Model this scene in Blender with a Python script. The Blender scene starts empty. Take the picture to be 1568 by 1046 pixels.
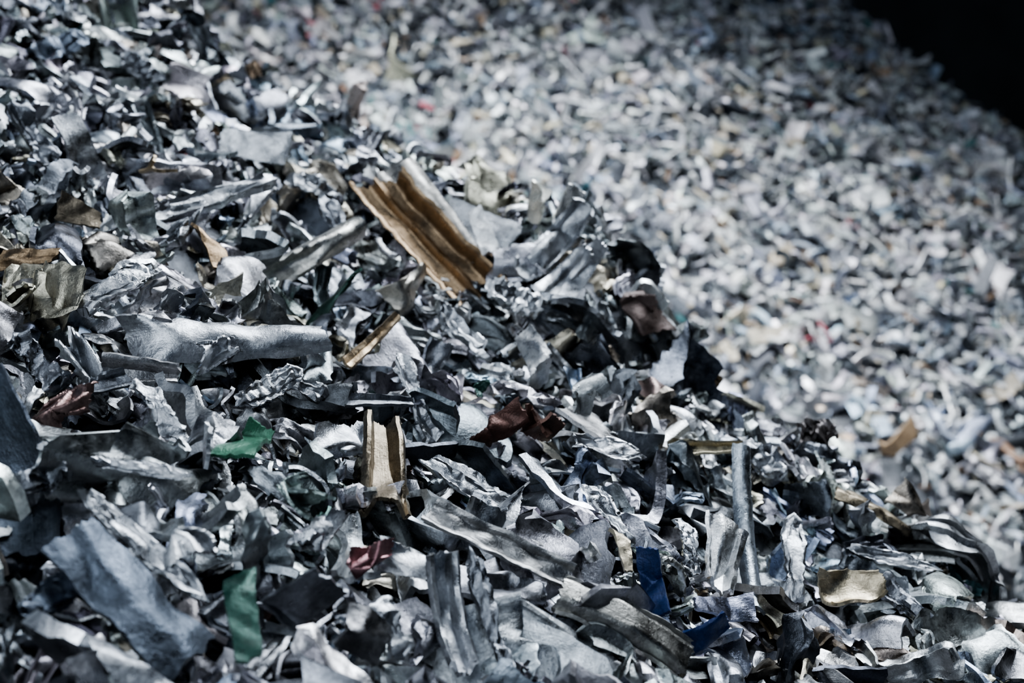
import bpy, math
import numpy as np
from mathutils import Vector, Matrix
rng = np.random.default_rng(21)
HC = 1.6            # camera height above the floor
SC = bpy.context.scene

# ------------------------------------------------------------------ surfaces
def sp(a, w): return np.logaddexp(0, a / w) * w
def fg_q(x, y): return ((x + .6) * .9 + (y - 2.4) * 1.14) / 1.452
def fg_h(x, y):
    x = np.asarray(x, float); y = np.asarray(y, float)
    v = -.689 - .395 * x + .428 * y
    q = fg_q(x, y)
    v = v - .9 * sp(q - .02, .03)
    v = v + .130 * np.exp(-(((x - .085) / .10) ** 2 + ((y - 1.83) / .19) ** 2))
    v = v - .035 / (1 + np.exp(-(x - .22) * 14))
    v = v + .02 * np.sin(7 * x + 2) * np.cos(6 * y) + .014 * np.sin(17 * x + 5 * y) + .012 * np.sin(23 * y - 9 * x) + .008 * np.sin(41 * x + 3) * np.sin(37 * y)
    return np.maximum(v + HC, 0.0)
def bg_q(x, y):
    d = np.array([.52, -.71]); d = d / np.linalg.norm(d)
    n = np.array([-d[1], d[0]])
    return (x - 1.36) * n[0] + (y - 6.00) * n[1]
def bg_h(x, y):
    x = np.asarray(x, float); y = np.asarray(y, float)
    v = -.43 + .78 * (y - 3.4) - .2 * (x - .5)
    v = v - 1.3 * sp(bg_q(x, y) - .18, .14)
    v = v + .05 * np.sin(2.1 * x + 1.5 * y) + .03 * np.sin(5 * x - 3 * y + 1) + .02 * np.sin(9 * x + 8 * y) + .012 * np.sin(23 * x) * np.sin(19 * y)
    return np.maximum(v + HC, 0.0)
def normal_of(h, x, y, e=.03):
    gx = (h(x + e, y) - h(x - e, y)) / (2 * e); gy = (h(x, y + e) - h(x, y - e)) / (2 * e)
    n = np.stack([-gx, -gy, np.ones_like(gx)], -1)
    return n / np.linalg.norm(n, axis=-1, keepdims=True)
def unit(a): return a / np.maximum(np.linalg.norm(a, axis=-1, keepdims=True), 1e-9)

# ------------------------------------------------------------------ sheet building
def fold(P, n, c, w):
    d = (P - c) @ n
    return P - 2 * sp(d, w)[..., None] * n
def thicken(P, t):
    nu, nv = P.shape[:2]
    du = np.gradient(P, axis=0); dv = np.gradient(P, axis=1)
    N = unit(np.cross(du, dv))
    top = (P + N * t / 2).reshape(-1, 3); bot = (P - N * t / 2).reshape(-1, 3)
    idx = np.arange(nu * nv).reshape(nu, nv)
    q = np.stack([idx[:-1, :-1], idx[1:, :-1], idx[1:, 1:], idx[:-1, 1:]], -1).reshape(-1, 4)
    loop = np.concatenate([idx[:, 0], idx[-1, 1:], idx[-2::-1, -1], idx[0, -2:0:-1]])
    m = len(loop); o = 2 * nu * nv
    V = np.concatenate([top, bot, top[loop], bot[loop]])
    k = np.arange(m); k2 = (k + 1) % m
    rim = np.stack([o + k, o + m + k, o + m + k2, o + k2], -1)
    F = np.concatenate([q, (q + nu * nv)[:, ::-1], rim])
    fl = np.zeros(len(V)); fl[o:] = 1
    U, W = np.meshgrid(np.linspace(-.5, .5, nu), np.linspace(-.5, .5, nv), indexing='ij')
    uv = np.stack([U, W], -1).reshape(-1, 2); UV = np.concatenate([uv, uv + 3, uv[loop], uv[loop]])
    return V, F, np.concatenate([fl[:, None], UV], 1)
def rnd_folds(P, r, folds, L, W, w, amin, amax, fold_long):
    for i in range(folds):
        az = r.uniform(0, 2 * math.pi)
        if fold_long: az = r.choice([0, math.pi]) + r.normal(0, .35)
        th = math.pi / 2 - math.radians(r.uniform(amin, amax)) / 2
        n = np.array([math.cos(az) * math.cos(th), math.sin(az) * math.cos(th), math.sin(th) * r.choice([-1, 1])])
        c = np.array([r.uniform(-.33, .33) * L, r.uniform(-.33, .33) * W, 0])
        P = fold(P, n, c, w)
    return P
def smooth_noise(r, n):
    e = r.normal(0, 1, n + 4); k = np.convolve(e, [.25, .5, .25], 'same')[2:-2] * 1.4
    return .6 * k + .35 * r.normal(0, 1, n)
def make_sheet(r, L=1., W=.6, nu=14, nv=9, prof=None, folds=3, amin=30, amax=130, curl=0., curlv=0., twist=0.,
               jag=.05, lump=.010, t=.035, w=.012, norm=True, shear=.22, fold_long=False, taper=0.):
    u = np.linspace(-.5, .5, nu); v = np.linspace(-.5, .5, nv)
    U, V = np.meshgrid(u, v, indexing='ij')
    X = U * L; Y = V * W * (1 + taper * U * 2)
    s = min(L, W * 1.4)
    X = X + jag * s * (np.clip(U * 2, 0, 1) ** 1.3 * smooth_noise(r, nv)[None] + np.clip(-U * 2, 0, 1) ** 1.3 * smooth_noise(r, nv)[None]) \
          + shear * V * W * r.normal()
    if jag > 0:
        Y = Y + jag * s * .4 * (np.clip(V * 2, 0, 1) ** 1.3 * smooth_noise(r, nu)[:, None] + np.clip(-V * 2, 0, 1) ** 1.3 * smooth_noise(r, nu)[:, None]) \
              + shear * U * V * W * r.normal() * 2
    Z = np.zeros_like(X)
    if prof is not None: Z = Z + prof(V) * W
    for _ in range(4):
        a, b = r.uniform(2, 8, 2) * r.choice([-1, 1], 2)
        Z = Z + lump * s * np.sin(a * X / s + b * Y / s + r.uniform(0, 6))
    P = np.stack([X, Y, Z], -1)
    if curlv:
        k = curlv / W; yy = P[..., 1].copy(); zz = P[..., 2].copy(); R = 1 / k
        P[..., 1] = np.sin(yy * k) * (R - zz); P[..., 2] = R - np.cos(yy * k) * (R - zz)
    if twist:
        a = twist * P[..., 0] / L; c, s_ = np.cos(a), np.sin(a); y0, z0 = P[..., 1].copy(), P[..., 2].copy()
        P[..., 1] = c * y0 - s_ * z0; P[..., 2] = s_ * y0 + c * z0
    if curl:
        k = curl / L; R = 1 / k; xx = P[..., 0].copy(); zz = P[..., 2].copy()
        P[..., 0] = np.sin(xx * k) * (R - zz); P[..., 2] = R - np.cos(xx * k) * (R - zz)
    P = rnd_folds(P, r, folds, L, W, w * s, amin, amax, fold_long)
    P = P - P.reshape(-1, 3).mean(0)
    if norm: P = P / np.ptp(P.reshape(-1, 3), axis=0).max()
    return thicken(P, t)
def make_chunk(r, L=1., W=.3, T=.14, nu=26, nv=24, folds=2, curl=.5, lump=.05, amin=20, amax=80):
    """solid crushed extrusion: closed, lumpy, grooved cross-section"""
    u = np.linspace(0, 1, nu); ph = np.arange(nv) / nv * 2 * math.pi
    U, PH = np.meshgrid(u, ph, indexing='ij')
    p = .5
    cy = np.sign(np.cos(PH)) * np.abs(np.cos(PH)) ** p; cz = np.sign(np.sin(PH)) * np.abs(np.sin(PH)) ** p
    g = 1 + .26 * np.sin(PH * r.integers(3, 6) + r.uniform(0, 6) + 1.2 * U) * r.uniform(.4, 1.3) + .13 * np.sin(PH * r.integers(6, 10) + r.uniform(0, 6))
    cap = np.clip(np.minimum(U, 1 - U) * 20, .0, 1) ** .5
    wv = 1 + .25 * np.sin(U * r.uniform(3, 9) + r.uniform(0, 6)) + .10 * smooth_noise(r, nu)[:, None]
    Y = cy * W / 2 * g * cap * wv; Z = cz * T / 2 * g * cap * (1 + .3 * np.sin(U * r.uniform(4, 14) + r.uniform(0, 6)))
    X = (U - .5) * L + .08 * W * cy * r.normal() + .18 * W * np.sin(PH * 2 + r.uniform(0, 6)) * (np.abs(U - .5) * 2) ** 4
    P = np.stack([X, Y, Z], -1)
    for _ in range(6):
        a = r.normal(0, 16, 3); P = P + lump * W * (np.abs((P @ a / 3 + r.uniform(0, 6)) % 2 - 1) * 2 - 1)[..., None] * unit(r.normal(0, 1, 3))
    if curl:
        k = curl / L; R = 1 / k; xx = P[..., 0].copy(); zz = P[..., 2].copy()
        P[..., 0] = np.sin(xx * k) * (R - zz); P[..., 2] = R - np.cos(xx * k) * (R - zz)
    P = rnd_folds(P, r, folds, L, W, .014, amin, amax, True)
    P = P - P.reshape(-1, 3).mean(0); P = P / np.ptp(P.reshape(-1, 3), axis=0).max()
    i = np.arange(nu * nv).reshape(nu, nv); j = np.roll(i, -1, 1)
    F = np.stack([i[:-1], j[:-1], j[1:], i[1:]], -1).reshape(-1, 4)
    A = np.stack([np.zeros_like(U), U, np.abs(PH / math.pi - 1) * .8], -1).reshape(-1, 3)
    return P.reshape(-1, 3), F, A
def pca(Vx):
    V, F, fl = Vx
    C = V - V.mean(0); w, E = np.linalg.eigh(C.T @ C)
    E = E[:, ::-1]
    if np.linalg.det(E) < 0: E[:, 2] *= -1
    return C @ E, F, fl

def ribs(n, a): return lambda v: a * np.sign(np.sin(v * n * 2 * math.pi)) * np.abs(np.sin(v * n * 2 * math.pi)) ** .4
def chan(a): return lambda v: a * (1 / (1 + np.exp(-(np.abs(v) - .36) * 40)))
def lprof(a): return lambda v: a * np.abs(v)
def chan_rib(a, b): return lambda v: a / (1 + np.exp(-(np.abs(v) - .38) * 45)) + b * np.exp(-(v / .05) ** 2)
def box3(a): return lambda v: a * np.clip((np.abs(v) - .22) * 6, 0, 1) - a * .3 * np.clip((np.abs(v) - .42) * 12, 0, 1)
def hook(a): return lambda v: a * np.clip((v - .1) * 5, 0, 1) - a * .5 * np.clip((-v - .3) * 8, 0, 1)
def arc(a): return lambda v: -a * v * v * 2

def protos(r, hi=True):
    P = []; W = []
    def add(x, w): P.append(pca(x)); W.append(w)
    if hi:
        for i in range(18): add(make_sheet(r, 1, r.uniform(.28, .6), 15, 14, prof=[arc(.3), ribs(1.5, .03), chan(.12)][i % 3], folds=r.integers(1, 4), amin=40, amax=130, curl=r.normal(0, .6), curlv=r.normal(0, .6), t=r.uniform(.05, .075)), .9)
        for i in range(36):
            pf = [chan(.4), arc(1.1), chan_rib(.35, .2), ribs(1, .2), box3(.5), lprof(.7), hook(.4), arc(.7), chan(.6)][i % 9]
            add(make_sheet(r, 1, r.uniform(.18, .36), 18, 15, prof=pf, folds=r.integers(0, 3), amin=20, amax=100, curl=r.normal(0, .8), twist=r.normal(0, .8), t=r.uniform(.045, .065), jag=.05, lump=.025, fold_long=True, w=.05), 1.9)
        for i in range(28): add(make_sheet(r, 1, r.uniform(.5, 1), 20, 17, folds=r.integers(4, 7), amin=60, amax=170, curl=r.normal(0, 1), t=r.uniform(.06, .09), w=.022, lump=.022), 1.0)
        for i in range(36): add(make_chunk(r, 1, r.uniform(.16, .38), r.uniform(.08, .2), folds=r.integers(0, 3), curl=r.normal(0, .9)), 2.0)
    else:
        for i in range(18): add(make_sheet(r, 1, r.uniform(.16, .42), 6, 5, folds=r.integers(0, 3), curl=r.normal(0, .6), t=.045, jag=.06), 1.2)
        for i in range(16): add(make_sheet(r, 1, r.uniform(.10, .24), 8, 4, folds=r.integers(0, 3), curl=r.normal(0, .8), twist=r.normal(0, 1), t=.04, fold_long=True), 1.5)
        for i in range(8): add(make_sheet(r, 1, r.uniform(.6, 1), 9, 8, folds=r.integers(4, 7), amin=60, amax=160, t=.07), .25)
        for i in range(10): add(make_chunk(r, 1, r.uniform(.16, .32), r.uniform(.1, .18), 8, 8, folds=1), .8)
    W = np.array(W)
    return P, W / W.sum()

# ------------------------------------------------------------------ mesh writer
def write_mesh(name, V, F, col, loc, mat, parent=None, sharp=True):
    me = bpy.data.meshes.new(name)
    me.vertices.add(len(V)); me.vertices.foreach_set('co', V.astype(np.float32).ravel())
    me.loops.add(F.size); me.loops.foreach_set('vertex_index', F.astype(np.int32).ravel())
    me.polygons.add(len(F)); me.polygons.foreach_set('loop_start', np.arange(0, F.size, 4, dtype=np.int32))
    me.update(calc_edges=True)
    me.polygons.foreach_set('use_smooth', np.ones(len(F), bool))
    if sharp: me.set_sharp_from_angle(angle=math.radians(48))
    at = me.attributes.new('tint', 'FLOAT_COLOR', 'POINT'); at.data.foreach_set('color', col.astype(np.float32).ravel())
    at = me.attributes.new('grain', 'FLOAT_VECTOR', 'POINT'); at.data.foreach_set('vector', loc.astype(np.float32).ravel())
    me.materials.append(mat)
    ob = bpy.data.objects.new(name, me); SC.collection.objects.link(ob)
    if parent: ob.parent = parent
    return ob

# ------------------------------------------------------------------ materials
def scrap_mat(name, met=.8, rough=(.28, .55), bump=.35, dirt=.55, sc=1.):
    m = bpy.data.materials.new(name); m.use_nodes = True; nt = m.node_tree; N = nt.nodes; Lk = nt.links
    b = N['Principled BSDF']
    tc = N.new('ShaderNodeTexCoord'); at = N.new('ShaderNodeAttribute'); at.attribute_name = 'tint'
    gr = N.new('ShaderNodeAttribute'); gr.attribute_name = 'grain'
    def noise(s, d=5, r=.6, v=None):
        n = N.new('ShaderNodeTexNoise'); n.inputs['Scale'].default_value = s * sc; n.inputs['Detail'].default_value = d; n.inputs['Roughness'].default_value = r
        Lk.new(v or tc.outputs['Object'], n.inputs['Vector']); return n.outputs['Fac']
    def mr(src, a, c, lo, hi):
        k = N.new('ShaderNodeMapRange'); k.inputs[1].default_value = a; k.inputs[2].default_value = c; k.inputs[3].default_value = lo; k.inputs[4].default_value = hi
        Lk.new(src, k.inputs[0]); return k.outputs[0]
    def math2(op, a, c):
        k = N.new('ShaderNodeMath'); k.operation = op
        for i, s in enumerate((a, c)):
            if isinstance(s, float): k.inputs[i].default_value = s
            else: Lk.new(s, k.inputs[i])
        return k.outputs[0]
    mp = N.new('ShaderNodeMapping'); mp.inputs['Scale'].default_value = (2.5, 28, 1); Lk.new(gr.outputs['Vector'], mp.inputs['Vector'])
    n1 = noise(90, 6, .68); n2 = noise(420, 4, .7); n3 = noise(60, 4, .65); n4 = noise(1., 3, .6, mp.outputs[0])
    d1 = mr(n1, .36, .52, dirt, 1.0); d2 = mr(n2, .38, .58, .85, 1.06); d4 = mr(n4, .38, .6, .88, 1.05)
    f = math2('MULTIPLY', math2('MULTIPLY', d1, d2), d4)
    mx = N.new('ShaderNodeVectorMath'); mx.operation = 'SCALE'; Lk.new(at.outputs['Color'], mx.inputs[0]); Lk.new(f, mx.inputs['Scale'])
    Lk.new(mx.outputs[0], b.inputs['Base Color'])
    Lk.new(mr(n3, .38, .62, rough[1], rough[0]), b.inputs['Roughness'])
    Lk.new(math2('MULTIPLY', at.outputs['Alpha'], met), b.inputs['Metallic'])
    bp = N.new('ShaderNodeBump'); bp.inputs['Strength'].default_value = bump; bp.inputs['Distance'].default_value = .003
    h = math2('ADD', math2('ADD', n1, math2('MULTIPLY', n2, .22)), math2('MULTIPLY', n4, .15))
    Lk.new(h, bp.inputs['Height']); Lk.new(bp.outputs[0], b.inputs['Normal'])
    return m
def plain(name, c, rough=.9, sc=3, var=.5):
    m = bpy.data.materials.new(name); m.use_nodes = True; N = m.node_tree.nodes; Lk = m.node_tree.links; b = N['Principled BSDF']
    tc = N.new('ShaderNodeTexCoord'); n = N.new('ShaderNodeTexNoise'); n.inputs['Scale'].default_value = sc; n.inputs['Detail'].default_value = 8
    Lk.new(tc.outputs['Object'], n.inputs['Vector'])
    r = N.new('ShaderNodeValToRGB'); r.color_ramp.elements[0].color = (*[k * var for k in c], 1); r.color_ramp.elements[1].color = (*c, 1)
    r.color_ramp.elements[0].position = .35; r.color_ramp.elements[1].position = .65
    Lk.new(n.outputs['Fac'], r.inputs[0]); Lk.new(r.outputs[0], b.inputs['Base Color']); b.inputs['Roughness'].default_value = rough
    return m
M_FG = scrap_mat('shredded_aluminium', 1.0, (.24, .45), .40, .66)
M_BG = scrap_mat('shredded_aluminium_pale', .5, (.4, .6), .2, .6)

# ------------------------------------------------------------------ palettes (r,g,b,metal)
PAL_FG = [((.34, .352, .372, 1), 34), ((.46, .472, .49, 1), 22), ((.22, .230, .248, 1), 24), ((.66, .67, .68, 1), 6), ((.10, .108, .125, 1), 14),
          ((.40, .365, .31, 1), 8), ((.20, .155, .105, .84), 1.8), ((.025, .065, .055, .6), 1.0), ((.15, .05, .045, .5), .25), ((.08, .045, .035, .6), 1.2),
          ((.025, .045, .09, .6), .2), ((.04, .10, .105, .6), .3), ((.24, .28, .35, 1), 4)]
PAL_BG = [((.56, .575, .60, 1), 28), ((.80, .815, .83, .6), 34), ((.28, .30, .33, 1), 17), ((.07, .08, .095, .8), 17),
          ((.66, .59, .48, .5), 7), ((.40, .28, .19, .4), 1.8), ((.42, .11, .14, .1), .5), ((.08, .20, .21, .2), .8), ((.10, .15, .28, .2), .3), ((.49, .56, .67, .7), 8)]
def pick(pal, r, n):
    c = np.array([p[0] for p in pal]); w = np.array([p[1] for p in pal], float); w /= w.sum()
    k = c[r.choice(len(pal), n, p=w)].copy()
    k[:, :3] *= r.uniform(.78, 1.2, (n, 1)) * r.normal(1, .03, (n, 3))
    return np.clip(k, 0, 1)

def scatter(PR, pw, xy, h, size, off, tilt, cols, r, flow=None, flow_sd=.9):
    n = len(xy); N = normal_of(h, xy[:, 0], xy[:, 1])
    n2 = unit(N + r.normal(0, 1, (n, 3)) * tilt[:, None])
    n2 *= r.choice([-1, 1], (n, 1))
    down = np.array(flow)
    ang = r.normal(0, flow_sd, n)
    T = np.stack([down[0] * np.cos(ang) - down[1] * np.sin(ang), down[0] * np.sin(ang) + down[1] * np.cos(ang), r.normal(-.3, .35, n)], -1)
    T = unit(T - (T * n2).sum(-1, keepdims=True) * n2); Bn = np.cross(n2, T)
    pos = np.stack([xy[:, 0], xy[:, 1], h(xy[:, 0], xy[:, 1])], -1) + N * off[:, None]
    k = r.choice(len(PR), n, p=pw)
    VV, FF, CC, GG = [], [], [], []; o = 0
    for i, (V, F, A) in enumerate(PR):
        sel = np.where(k == i)[0]
        if not len(sel): continue
        s = size[sel][:, None, None] * np.stack([np.ones(len(sel)), r.uniform(.75, 1.3, len(sel)), r.uniform(.8, 1.25, len(sel))], -1)[:, None, :]
        L = V[None] * s
        W = L[..., 0:1] * T[sel][:, None] + L[..., 1:2] * Bn[sel][:, None] + L[..., 2:3] * n2[sel][:, None] + pos[sel][:, None]
        m = len(V)
        FF.append((F[None] + (np.arange(len(sel)) * m)[:, None, None] + o).reshape(-1, 4)); VV.append(W.reshape(-1, 3))
        c = np.repeat(cols[sel][:, None], m, 1); c[..., :3] *= (1 + .4 * A[:, 0])[None, :, None]  # rims tinted brighter: polished edge and its highlight put into the colour
        g = np.zeros((len(sel), m, 3)); g[..., :2] = A[None, :, 1:3]; g += r.uniform(0, 40, (len(sel), 1, 3))
        CC.append(np.clip(c, 0, 1).reshape(-1, 4)); GG.append(g.reshape(-1, 3)); o += m * len(sel)
    return np.concatenate(VV), np.concatenate(FF), np.concatenate(CC), np.concatenate(GG)
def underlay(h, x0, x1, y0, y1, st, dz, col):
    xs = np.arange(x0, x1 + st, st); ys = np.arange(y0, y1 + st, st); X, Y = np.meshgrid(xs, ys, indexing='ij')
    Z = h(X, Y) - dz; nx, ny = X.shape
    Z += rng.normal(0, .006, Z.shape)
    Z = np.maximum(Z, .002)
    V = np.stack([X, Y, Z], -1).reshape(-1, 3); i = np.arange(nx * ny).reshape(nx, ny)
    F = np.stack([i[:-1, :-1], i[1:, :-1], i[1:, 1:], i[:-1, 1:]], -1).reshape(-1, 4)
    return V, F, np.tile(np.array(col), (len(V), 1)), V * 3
def merge(parts):
    o = 0; F = []
    for p in parts: F.append(p[1] + o); o += len(p[0])
    return np.concatenate([p[0] for p in parts]), np.concatenate(F), np.concatenate([p[2] for p in parts]), np.concatenate([p[3] for p in parts])

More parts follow.
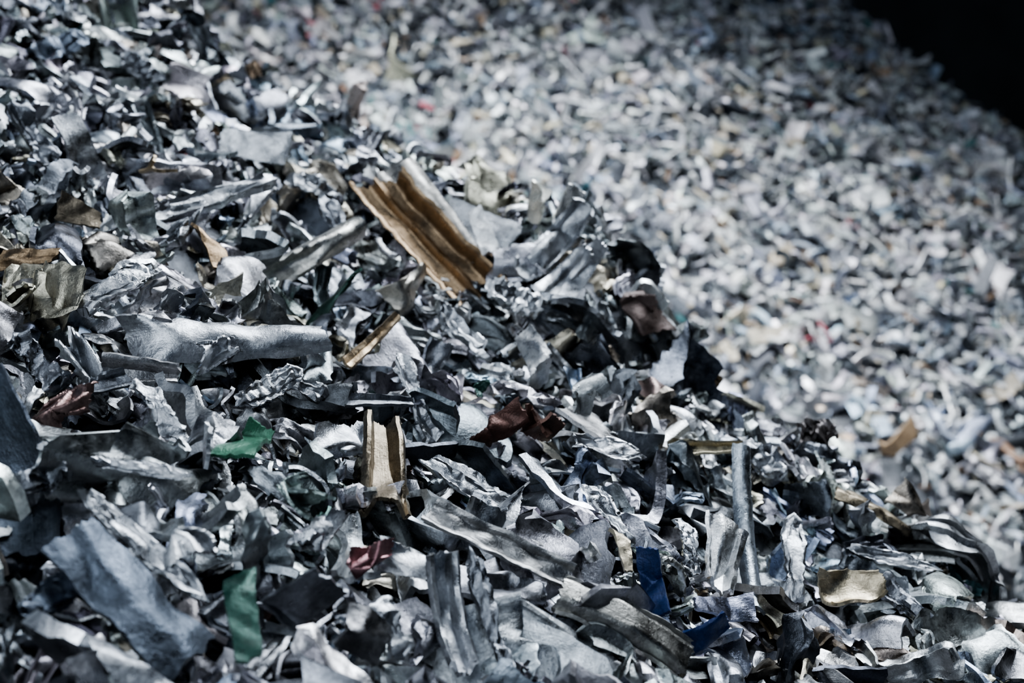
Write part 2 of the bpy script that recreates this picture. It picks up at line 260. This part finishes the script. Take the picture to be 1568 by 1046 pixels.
# ------------------------------------------------------------------ larger individual shreds resting on the slope
def onto(px, py):
    d = np.array([(px - 784) / 1568 * .72, 1., -(py - 522.7) / 1568 * .72])
    t = np.arange(.3, 4.5, .002)
    P = np.array([0, 0, HC]) + t[:, None] * d
    below = P[:, 2] < fg_h(P[:, 0], P[:, 1])
    if below.any(): return P[np.argmax(below)]
    return None
GR = (.40, .415, .44, 1); LG = (.54, .555, .58, 1); WH = (.72, .73, .74, 1); DG = (.20, .212, .235, 1); SL = (.11, .128, .16, 1)
BZ = (.25, .180, .115, .95); GN = (.045, .145, .09, .35); DGN = (.015, .055, .042, .5); BL = (.012, .03, .10, .5); RB = (.075, .035, .028, .6)
LV = (.34, .36, .46, 1); YB = (.38, .34, .25, 1); DB = (.07, .05, .045, .6)
H = [
 ('bronze_ribbed_channel', 580, 350, 752, 468, 84, BZ, dict(prof=chan_rib(.34, .12), nv=35, folds=0, twist=.2, curl=.25, nu=34, jag=.05), .036),
 ('ribbed_panel', 604, 298, 766, 440, 56, (.36, .35, .335, 1), dict(prof=ribs(1.5, .03), nv=25, folds=1, amin=15, amax=25, curl=-.4, twist=-.2), .016),
 ('flat_plate', 690, 362, 785, 372, 60, GR, dict(folds=1, amin=20, amax=40, curl=.2), .022),
 ('pale_tag', 733, 368, 775, 442, 28, WH, dict(folds=1, amin=20, amax=50, curl=.4), .044),
 ('curled_band', 792, 440, 892, 355, 44, GR, dict(prof=chan(.3), curl=1.7, folds=1, amin=20, amax=50), .034),
 ('curled_band', 810, 480, 888, 415, 30, LG, dict(curl=2.2, folds=0, prof=ribs(1, .08)), .036),
 ('curled_band', 845, 490, 905, 405, 26, GR, dict(curl=1.9, folds=0, twist=.5), .034),
 ('crushed_wad', 735, 470, 822, 500, 50, LG, 'chunk', .038),
 ('pale_folded_shard', 808, 352, 840, 302, 34, (.75, .73, .65, .8), dict(folds=1, amin=40, amax=70), .038),
 ('pale_folded_shard', 848, 380, 868, 325, 26, WH, dict(folds=1, amin=40, amax=70), .038),
 ('flat_strip', 182, 535, 470, 575, 62, GR, dict(folds=1, amin=20, amax=30, prof=arc(.5), curl=.4, twist=.25, nu=30, fold_long=True), .036),
 ('crumpled_strip', 150, 352, 388, 338, 46, LG, 'chunk', .036),
 ('crushed_wad', 350, 375, 402, 312, 44, LG, 'wad', .036),
 ('pale_strip', 378, 438, 525, 402, 38, (.60, .59, .555, 1), dict(prof=arc(1.), folds=1, amin=20, amax=40, nu=24), .038),
 ('bent_plate', 125, 490, 240, 455, 52, LG, 'chunk', .034),
 ('green_painted_shard', 335, 765, 396, 690, 56, GN, dict(folds=1, amin=50, amax=70, curl=1.0, taper=-.2), .036),
 ('pale_shard', 285, 735, 350, 700, 50, LG, dict(folds=2, amin=30, amax=60), .034),
 ('bronze_channel', 548, 700, 590, 838, 64, (.19, .16, .12, 1), dict(prof=box3(.40), nv=29, folds=1, amin=15, amax=30, curl=-.5, twist=.1, nu=26, fold_long=True), .040),
 ('red_brown_shard', 715, 700, 790, 665, 50, RB, dict(folds=3, amin=60, amax=120, curl=1.), .028),
 ('red_brown_shard', 785, 705, 850, 660, 56, (.085, .045, .035, .6), dict(folds=2, amin=60, amax=90, curl=1.2), .030),
 ('crushed_wad', 398, 775, 470, 825, 68, (.24, .29, .28, 1), 'wad', .036),
 ('crushed_wad', 455, 715, 545, 720, 66, GR, 'wad', .034),
 ('crushed_wad', 290, 590, 345, 560, 54, LG, 'wad', .036),
 ('crushed_wad', 100, 560, 165, 640, 50, GR, 'wad', .034),
 ('blue_painted_strip', 962, 880, 990, 975, 36, BL, dict(folds=2, amin=30, amax=60, curl=.4), .034),
 ('blue_painted_shard', 1035, 1000, 1085, 985, 36, BL, dict(folds=2, amin=30, amax=60), .028),
 ('lavender_shard', 1035, 945, 1130, 965, 34, LV, dict(folds=2, amin=20, amax=60), .028),
 ('dark_green_strip', 345, 930, 380, 1046, 46, DGN, dict(folds=2, amin=30, amax=50, curl=.4), .032),
 ('slate_plate', 20, 665, 22, 900, 95, SL, dict(folds=2, amin=20, amax=45, curl=.5, jag=.04), .040),
 ('slate_plate', 110, 900, 290, 1015, 115, (.085, .10, .125, 1), dict(folds=2, amin=20, amax=40, curl=.4, prof=lprof(.2), jag=.04), .032),
 ('bent_bar', 120, 820, 310, 960, 40, GR, 'chunk', .044),
 ('arched_profile', 640, 900, 690, 1060, 46, GR, dict(prof=box3(.5), nv=25, curl=1.1, folds=0, nu=30), .034),
 ('arched_profile', 690, 900, 760, 1060, 38, DG, 'chunk', .038),
 ('long_flat_strip', 640, 825, 855, 918, 44, (.29, .29, .29, 1), dict(prof=chan(.2), folds=0, twist=.2, nu=26, nv=15), .034),
 ('ribbed_extrusion', 835, 940, 1045, 1035, 74, (.37, .365, .345, 1), dict(prof=box3(.22), nv=31, folds=1, amin=15, amax=25, curl=.5, nu=26, fold_long=True), .034),
 ('pale_ribbed_shard', 1070, 845, 1100, 935, 56, WH, dict(prof=box3(.3), folds=1, amin=20, amax=40, curl=.9, nv=21), .036),
 ('blade_shard', 1092, 752, 1158, 948, 26, (.40, .44, .48, 1), dict(folds=0, curl=.6, twist=.5, prof=arc(.8), nu=26, taper=-.2), .036),
 ('knurled_rod', 1188, 835, 1212, 955, 42, GR, 'chunk', .038),
 ('beige_cup', 1250, 935, 1335, 938, 56, (.52, .45, .33, 1), dict(curlv=1.6, curl=.8, folds=0, lump=.03), .038),
 ('tan_shard', 290, 378, 322, 440, 34, BZ, dict(folds=1, amin=50, amax=70, curl=.6), .038),
 ('bronze_edge_strip', -10, 425, 84, 430, 26, BZ, dict(folds=1, amin=20, amax=40, curl=.7, prof=lprof(.4)), .030),
 ('copper_tone_strip', 508, 572, 600, 545, 18, (.46, .36, .25, 1), dict(folds=0, prof=lprof(.5), curl=.4), .036),
 ('red_tinted_wad', 55, 690, 140, 640, 60, (.22, .15, .14, 1), 'wad', .034),
 ('dark_blade', 482, 642, 606, 654, 20, DG, dict(folds=0, curl=-.3, prof=lprof(.5)), .036),
 ('dark_crumpled_cup', 935, 455, 995, 530, 64, DB, 'wad', .028),
 ('dark_crumpled_cup', 1205, 690, 1275, 665, 64, (.12, .11, .11, 1), 'wad', .036),
 ('yellowed_strip', 1020, 705, 1112, 722, 22, YB, dict(folds=0, prof=chan(.4), nv=13, curl=.3), .032),
 ('tan_triangle', 592, 490, 650, 440, 50, (.52, .49, .44, 1), dict(folds=2, amin=60, amax=80, taper=-.4), .030),
 ('pink_tinted_wad', 508, 910, 570, 880, 44, (.25, .14, .15, .9), 'wad', .034),
 ('pale_bent_plate', 560, 880, 635, 905, 44, LG, dict(folds=2, amin=30, amax=70), .030),
 ('slotted_profile', 152, 598, 268, 608, 46, (.35, .35, .36, 1), dict(prof=box3(.4), nv=25, folds=0), .028),
 ('slotted_profile', 70, 640, 200, 610, 30, DG, dict(prof=chan(.4), nv=15, folds=1), .022),
 ('long_bent_strip', 60, 745, 295, 775, 32, GR, 'chunk', .038),
 ('bent_tube', 590, 600, 665, 700, 36, GR, 'chunk', .034),
 ('bent_tube', 640, 600, 680, 560, 40, DG, dict(curlv=2., folds=0, curl=.9, nv=14), .026),
 ('bright_folded_shard', 775, 540, 850, 610, 42, WH, dict(folds=2, amin=40, amax=80), .028),
 ('bright_folded_shard', 850, 700, 970, 730, 36, LG, 'chunk', .034),
 ('green_dark_shard', 455, 500, 530, 470, 50, (.03, .06, .05, .8), dict(folds=2, amin=40, amax=90), .030),
 ('bent_plate', 330, 225, 430, 262, 44, LG, dict(folds=2, amin=20, amax=60, curl=.6), .028),
 ('bent_plate', 80, 240, 170, 290, 50, GR, dict(folds=2, amin=20, amax=50), .026),
 ('brown_shard', 205, 270, 255, 300, 34, (.20, .16, .11, .9), dict(folds=2), .028),
 ('brown_shard', 85, 345, 150, 360, 36, (.20, .17, .13, .9), dict(folds=2, amin=20, amax=60), .028),
 ('bent_plate', 140, 850, 250, 835, 60, DG, dict(folds=2, amin=20, amax=60, curl=.7), .030),
 ('crushed_wad', 240, 905, 318, 865, 66, LG, 'wad', .038),
 ('dark_plate', 410, 980, 480, 930, 70, DG, dict(folds=2, amin=30, amax=70), .030),
 ('dark_plate', 500, 1000, 580, 1020, 80, (.22, .22, .23, 1), dict(folds=2, amin=20, amax=60), .030),
 ('long_edge_shard', 1270, 770, 1380, 830, 24, (.27, .23, .17, 1), dict(folds=1, amin=15, amax=30, prof=lprof(.4), curl=.4), .024),
 ('long_edge_shard', 1280, 860, 1420, 905, 28, GR, 'chunk', .032),
 ('red_marked_shard', 955, 600, 1010, 640, 34, (.34, .26, .24, .9), dict(folds=2, amin=30, amax=60), .030),
 ('yellow_edge_shard', 925, 850, 945, 905, 20, (.44, .39, .3, 1), dict(folds=1, amin=40, amax=60), .034),
 # further large crushed bars and slabs
 ('crushed_bar', 20, 800, 110, 760, 60, DG, 'chunk', .034), ('crushed_bar', 200, 640, 290, 700, 46, GR, 'chunk', .032),
 ('crushed_bar', 400, 600, 480, 640, 40, GR, 'chunk', .030), ('crushed_bar', 640, 760, 760, 800, 46, GR, 'chunk', .034),
 ('crushed_bar', 30, 990, 120, 940, 60, SL, 'chunk', .036), ('crushed_bar', 430, 880, 500, 840, 50, GR, 'wad', .034),
 ('crushed_bar', 720, 850, 800, 800, 44, LG, 'wad', .034), ('crushed_bar', 880, 800, 960, 850, 40, GR, 'chunk', .032),
 ('crushed_bar', 1120, 700, 1190, 760, 40, GR, 'chunk', .030), ('crushed_bar', 1330, 930, 1420, 980, 44, DG, 'chunk', .032),
 ('crushed_bar', 230, 410, 300, 360, 36, GR, 'wad', .030), ('crushed_bar', 10, 210, 90, 260, 44, DG, 'chunk', .030),
 ('crushed_bar', 990, 640, 1060, 690, 36, LG, 'wad', .030), ('crushed_bar', 550, 960, 600, 1040, 50, GR, 'chunk', .032),
 ('crushed_bar', 180, 110, 250, 150, 40, DG, 'chunk', .030), ('crushed_bar', 430, 290, 520, 330, 40, GR, 'chunk', .030),
 ('crushed_bar', 40, 100, 120, 90, 44, SL, 'chunk', .030), ('crushed_bar', 480, 340, 540, 410, 38, DG, 'chunk', .030),
 ('crushed_bar', 660, 500, 740, 560, 40, GR, 'chunk', .030), ('crushed_bar', 1010, 840, 1060, 900, 40, GR, 'chunk', .032),
 ('crushed_bar', 350, 640, 440, 610, 44, LG, 'chunk', .032), ('crushed_bar', 20, 560, 90, 620, 50, DG, 'chunk', .032),
]
hero_seg = []; hero_out = []
for i, (nm, x0, y0, x1, y1, wpx, col, o, lift) in enumerate(H):
    a = onto(x0, y0); b = onto(x1, y1)
    if a is None or b is None or np.linalg.norm(a-b) > .6:
        m = onto((x0 + x1) / 2, (y0 + y1) / 2 + 18)
        if m is None: m = onto((x0 + x1) / 2, (y0 + y1) / 2 + 50)
        if m is None: print('skip', nm); continue
        k = .72 / 1568 * m[1]
        dirv = np.array([(x1 - x0), 0, -(y1 - y0)]) * k
        a = m - dirv / 2; b = m + dirv / 2
    c = (a + b) / 2; L = np.linalg.norm(b - a); k = .72 / 1568 * c[1]; Wd = wpx * k
    r = np.random.default_rng(500 + i)
    Lpx = math.hypot(x1 - x0, y1 - y0) * k; L = min(L, Lpx * 1.35)
    N = normal_of(fg_h, c[0:1], c[1:2], .08)[0]
    toc = unit(np.array([0, 0, HC]) - c)
    n = unit(N * .6 + toc * .7)
    T = unit(b - a); T = unit(T - (T @ n) * n); Bn = np.cross(n, T)
    if o == 'wad':
        V, F, A = pca(make_sheet(r, 1, .9, 36, 34, folds=7, amin=60, amax=165, curl=1., t=.055, w=.02, lump=.02))
        V = V / np.ptp(V, axis=0) * np.array([L, Wd, Wd * .8])
    elif o == 'chunk':
        V, F, A = pca(make_chunk(r, 1, .35, .2, 44, 36, folds=2, amin=15, amax=45, lump=.06, curl=.5))
        V = V / np.ptp(V, axis=0) * np.array([L, Wd, Wd * .7])
    else:
        kw = dict(nu=22, nv=15, w=.02, jag=.04, lump=.018, norm=False)
        kw.update(o); kw['t'] = .0034
        V, F, A = make_sheet(r, L, Wd, **kw)
    W = V[:, 0:1] * T + V[:, 1:2] * Bn + V[:, 2:3] * n + c + N * lift * .75
    cc = np.tile(np.array(col, float), (len(V), 1)); cc[:, :3] *= (1 + .35 * A[:, 0:1])  # same painted edge highlight on the polished rims
    g = np.concatenate([A[:, 1:3], np.full((len(V), 1), float(i))], 1)
    hero_out.append((nm, W, F, np.clip(cc, 0, 1), g))
    hero_seg.append((a, b, Wd))

# ------------------------------------------------------------------ foreground pile
def dens(n, y0, y1, mg, r):
    y = np.sqrt(r.uniform(y0 ** 2, y1 ** 2, n * 2)); x = r.uniform(-1, 1, n * 2) * (.36 * y + mg)
    return np.stack([x, y], -1)
PR, w1 = protos(np.random.default_rng(3))
xy = dens(6900, .35, 3.1, .35, rng)
q = fg_q(xy[:, 0], xy[:, 1]); xy = xy[q < .38]
n = len(xy); print('fg pieces', n)
size = np.clip(np.exp(rng.normal(math.log(.063), .40, n)), .026, .14)
size *= 1 + .25 * np.clip((1.25 - xy[:, 1]) / .4, 0, 1)
off = rng.uniform(-.042, .012, n); off -= np.clip(size - .07, 0, 1) * .15
cols = pick(PAL_FG, rng, n); acc = cols[:, 3] < .845; size[acc] = np.minimum(size[acc], .042)
zz = fg_h(xy[:, 0], xy[:, 1]); P3 = np.stack([xy[:, 0], xy[:, 1], zz], -1)
for a, b, Wd in hero_seg:
    ab = b - a; t = np.clip(((P3 - a) @ ab) / (ab @ ab), 0, 1); dd = np.linalg.norm(P3 - (a + t[:, None] * ab), axis=1)
    hit = dd < Wd * .5 + .008
    off[hit] = np.minimum(off[hit], -.022); size[hit] = np.minimum(size[hit], .052)
tilt = rng.uniform(.15, .75, n)
part = scatter(PR, w1, xy, fg_h, size, off, tilt, cols, rng, flow=(.78, -.62), flow_sd=.7)
und = underlay(fg_h, -2.6, 2.2, -1.9, 3.9, .03, .039, (.05, .055, .065, .6))  # dark sheet under the pieces, shade of the gaps put into its colour
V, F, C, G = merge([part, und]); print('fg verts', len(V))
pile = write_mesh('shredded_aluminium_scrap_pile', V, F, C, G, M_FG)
for nm, W, F, C, G in hero_out: write_mesh(nm, W, F, C, G, M_FG, pile)

# ------------------------------------------------------------------ background pile
PB, w2 = protos(np.random.default_rng(8), False)
xy = dens(19500, 2.3, 7.1, .5, rng); xy = xy[(bg_q(xy[:, 0], xy[:, 1]) < .8)]
zf = fg_h(xy[:, 0], xy[:, 1]); zb = bg_h(xy[:, 0], xy[:, 1]); xy = xy[zb > zf - .1]
n = len(xy); print('bg pieces', n)
size = np.clip(np.exp(rng.normal(math.log(.063), .36, n)), .03, .17)
part = scatter(PB, w2, xy, bg_h, size, rng.uniform(-.045, .018, n), rng.uniform(.25, 1., n), pick(PAL_BG, rng, n), rng, flow=(.5, -.86), flow_sd=.9)
und = underlay(bg_h, -4.5, 4.2, 1.6, 7.9, .06, .045, (.04, .045, .055, .4))  # again a dark base, gap shade put into its colour
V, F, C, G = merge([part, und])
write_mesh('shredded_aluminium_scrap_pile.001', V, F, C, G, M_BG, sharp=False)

# ------------------------------------------------------------------ hall shell
def slab(name, lo, hi, mat):
    x0, y0, z0 = lo; x1, y1, z1 = hi
    V = [(x0, y0, z0), (x1, y0, z0), (x1, y1, z0), (x0, y1, z0), (x0, y0, z1), (x1, y0, z1), (x1, y1, z1), (x0, y1, z1)]
    F = [(3, 2, 1, 0), (4, 5, 6, 7), (0, 1, 5, 4), (1, 2, 6, 5), (2, 3, 7, 6), (3, 0, 4, 7)]
    me = bpy.data.meshes.new(name); me.from_pydata(V, [], F); me.materials.append(mat)
    ob = bpy.data.objects.new(name, me); SC.collection.objects.link(ob); return ob
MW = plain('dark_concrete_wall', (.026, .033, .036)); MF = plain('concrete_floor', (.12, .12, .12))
slab('floor', (-4.8, -3, -.15), (4.5, 8.2, 0), MF)
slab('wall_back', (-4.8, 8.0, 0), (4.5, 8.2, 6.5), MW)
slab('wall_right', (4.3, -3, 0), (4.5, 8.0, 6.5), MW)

# ------------------------------------------------------------------ light
def area(name, loc, tgt, sx, sy, e, c, spread=180):
    l = bpy.data.lights.new(name, 'AREA'); l.shape = 'RECTANGLE'; l.size = sx; l.size_y = sy; l.energy = e; l.color = c; l.spread = math.radians(spread)
    o = bpy.data.objects.new(name, l); SC.collection.objects.link(o); o.location = loc
    o.rotation_euler = (Vector(tgt) - Vector(loc)).to_track_quat('-Z', 'Y').to_euler(); return o
def spot(name, loc, tgt, e, c, ang, rad):
    l = bpy.data.lights.new(name, 'SPOT'); l.energy = e; l.color = c; l.spot_size = math.radians(ang); l.spot_blend = 1; l.shadow_soft_size = rad
    o = bpy.data.objects.new(name, l); SC.collection.objects.link(o); o.location = loc
    o.rotation_euler = (Vector(tgt) - Vector(loc)).to_track_quat('-Z', 'Y').to_euler(); return o
area('skylight_lamp', (1.1, 2.3, 4.4), (.45, 1.6, 1.5), 2.8, 2.2, 84, (.87, .935, 1.), 84)
spot('bg_spot', (-.2, 3.0, 6.0), (.08, 4.05, 1.6), 2250, (.93, .965, 1.), 54, .6)  # added spot: brightens the rear pile and fades towards the upper right
area('front_fill', (-1.6, -2.0, 3.6), (.3, 2.4, 1.7), 3.4, 2.6, 50, (.83, .915, 1.), 110)  # added soft fill from the camera side, no door stands there
w = bpy.data.worlds.new('world'); SC.world = w; w.use_nodes = True
w.node_tree.nodes['Background'].inputs[0].default_value = (.50, .66, .92, 1); w.node_tree.nodes['Background'].inputs[1].default_value = .15

cam = bpy.data.cameras.new('camera'); co = bpy.data.objects.new('camera', cam); SC.collection.objects.link(co)
co.location = (0, 0, HC); co.rotation_euler = (math.radians(90), 0, 0); cam.lens = 50; cam.sensor_width = 36
cam.clip_start = .02; cam.dof.use_dof = True; cam.dof.focus_distance = 1.25; cam.dof.aperture_fstop = 5.2
SC.camera = co
SC.view_settings.view_transform = 'AgX'
try: SC.view_settings.look = 'AgX - Medium High Contrast'
except Exception as e: print(e)
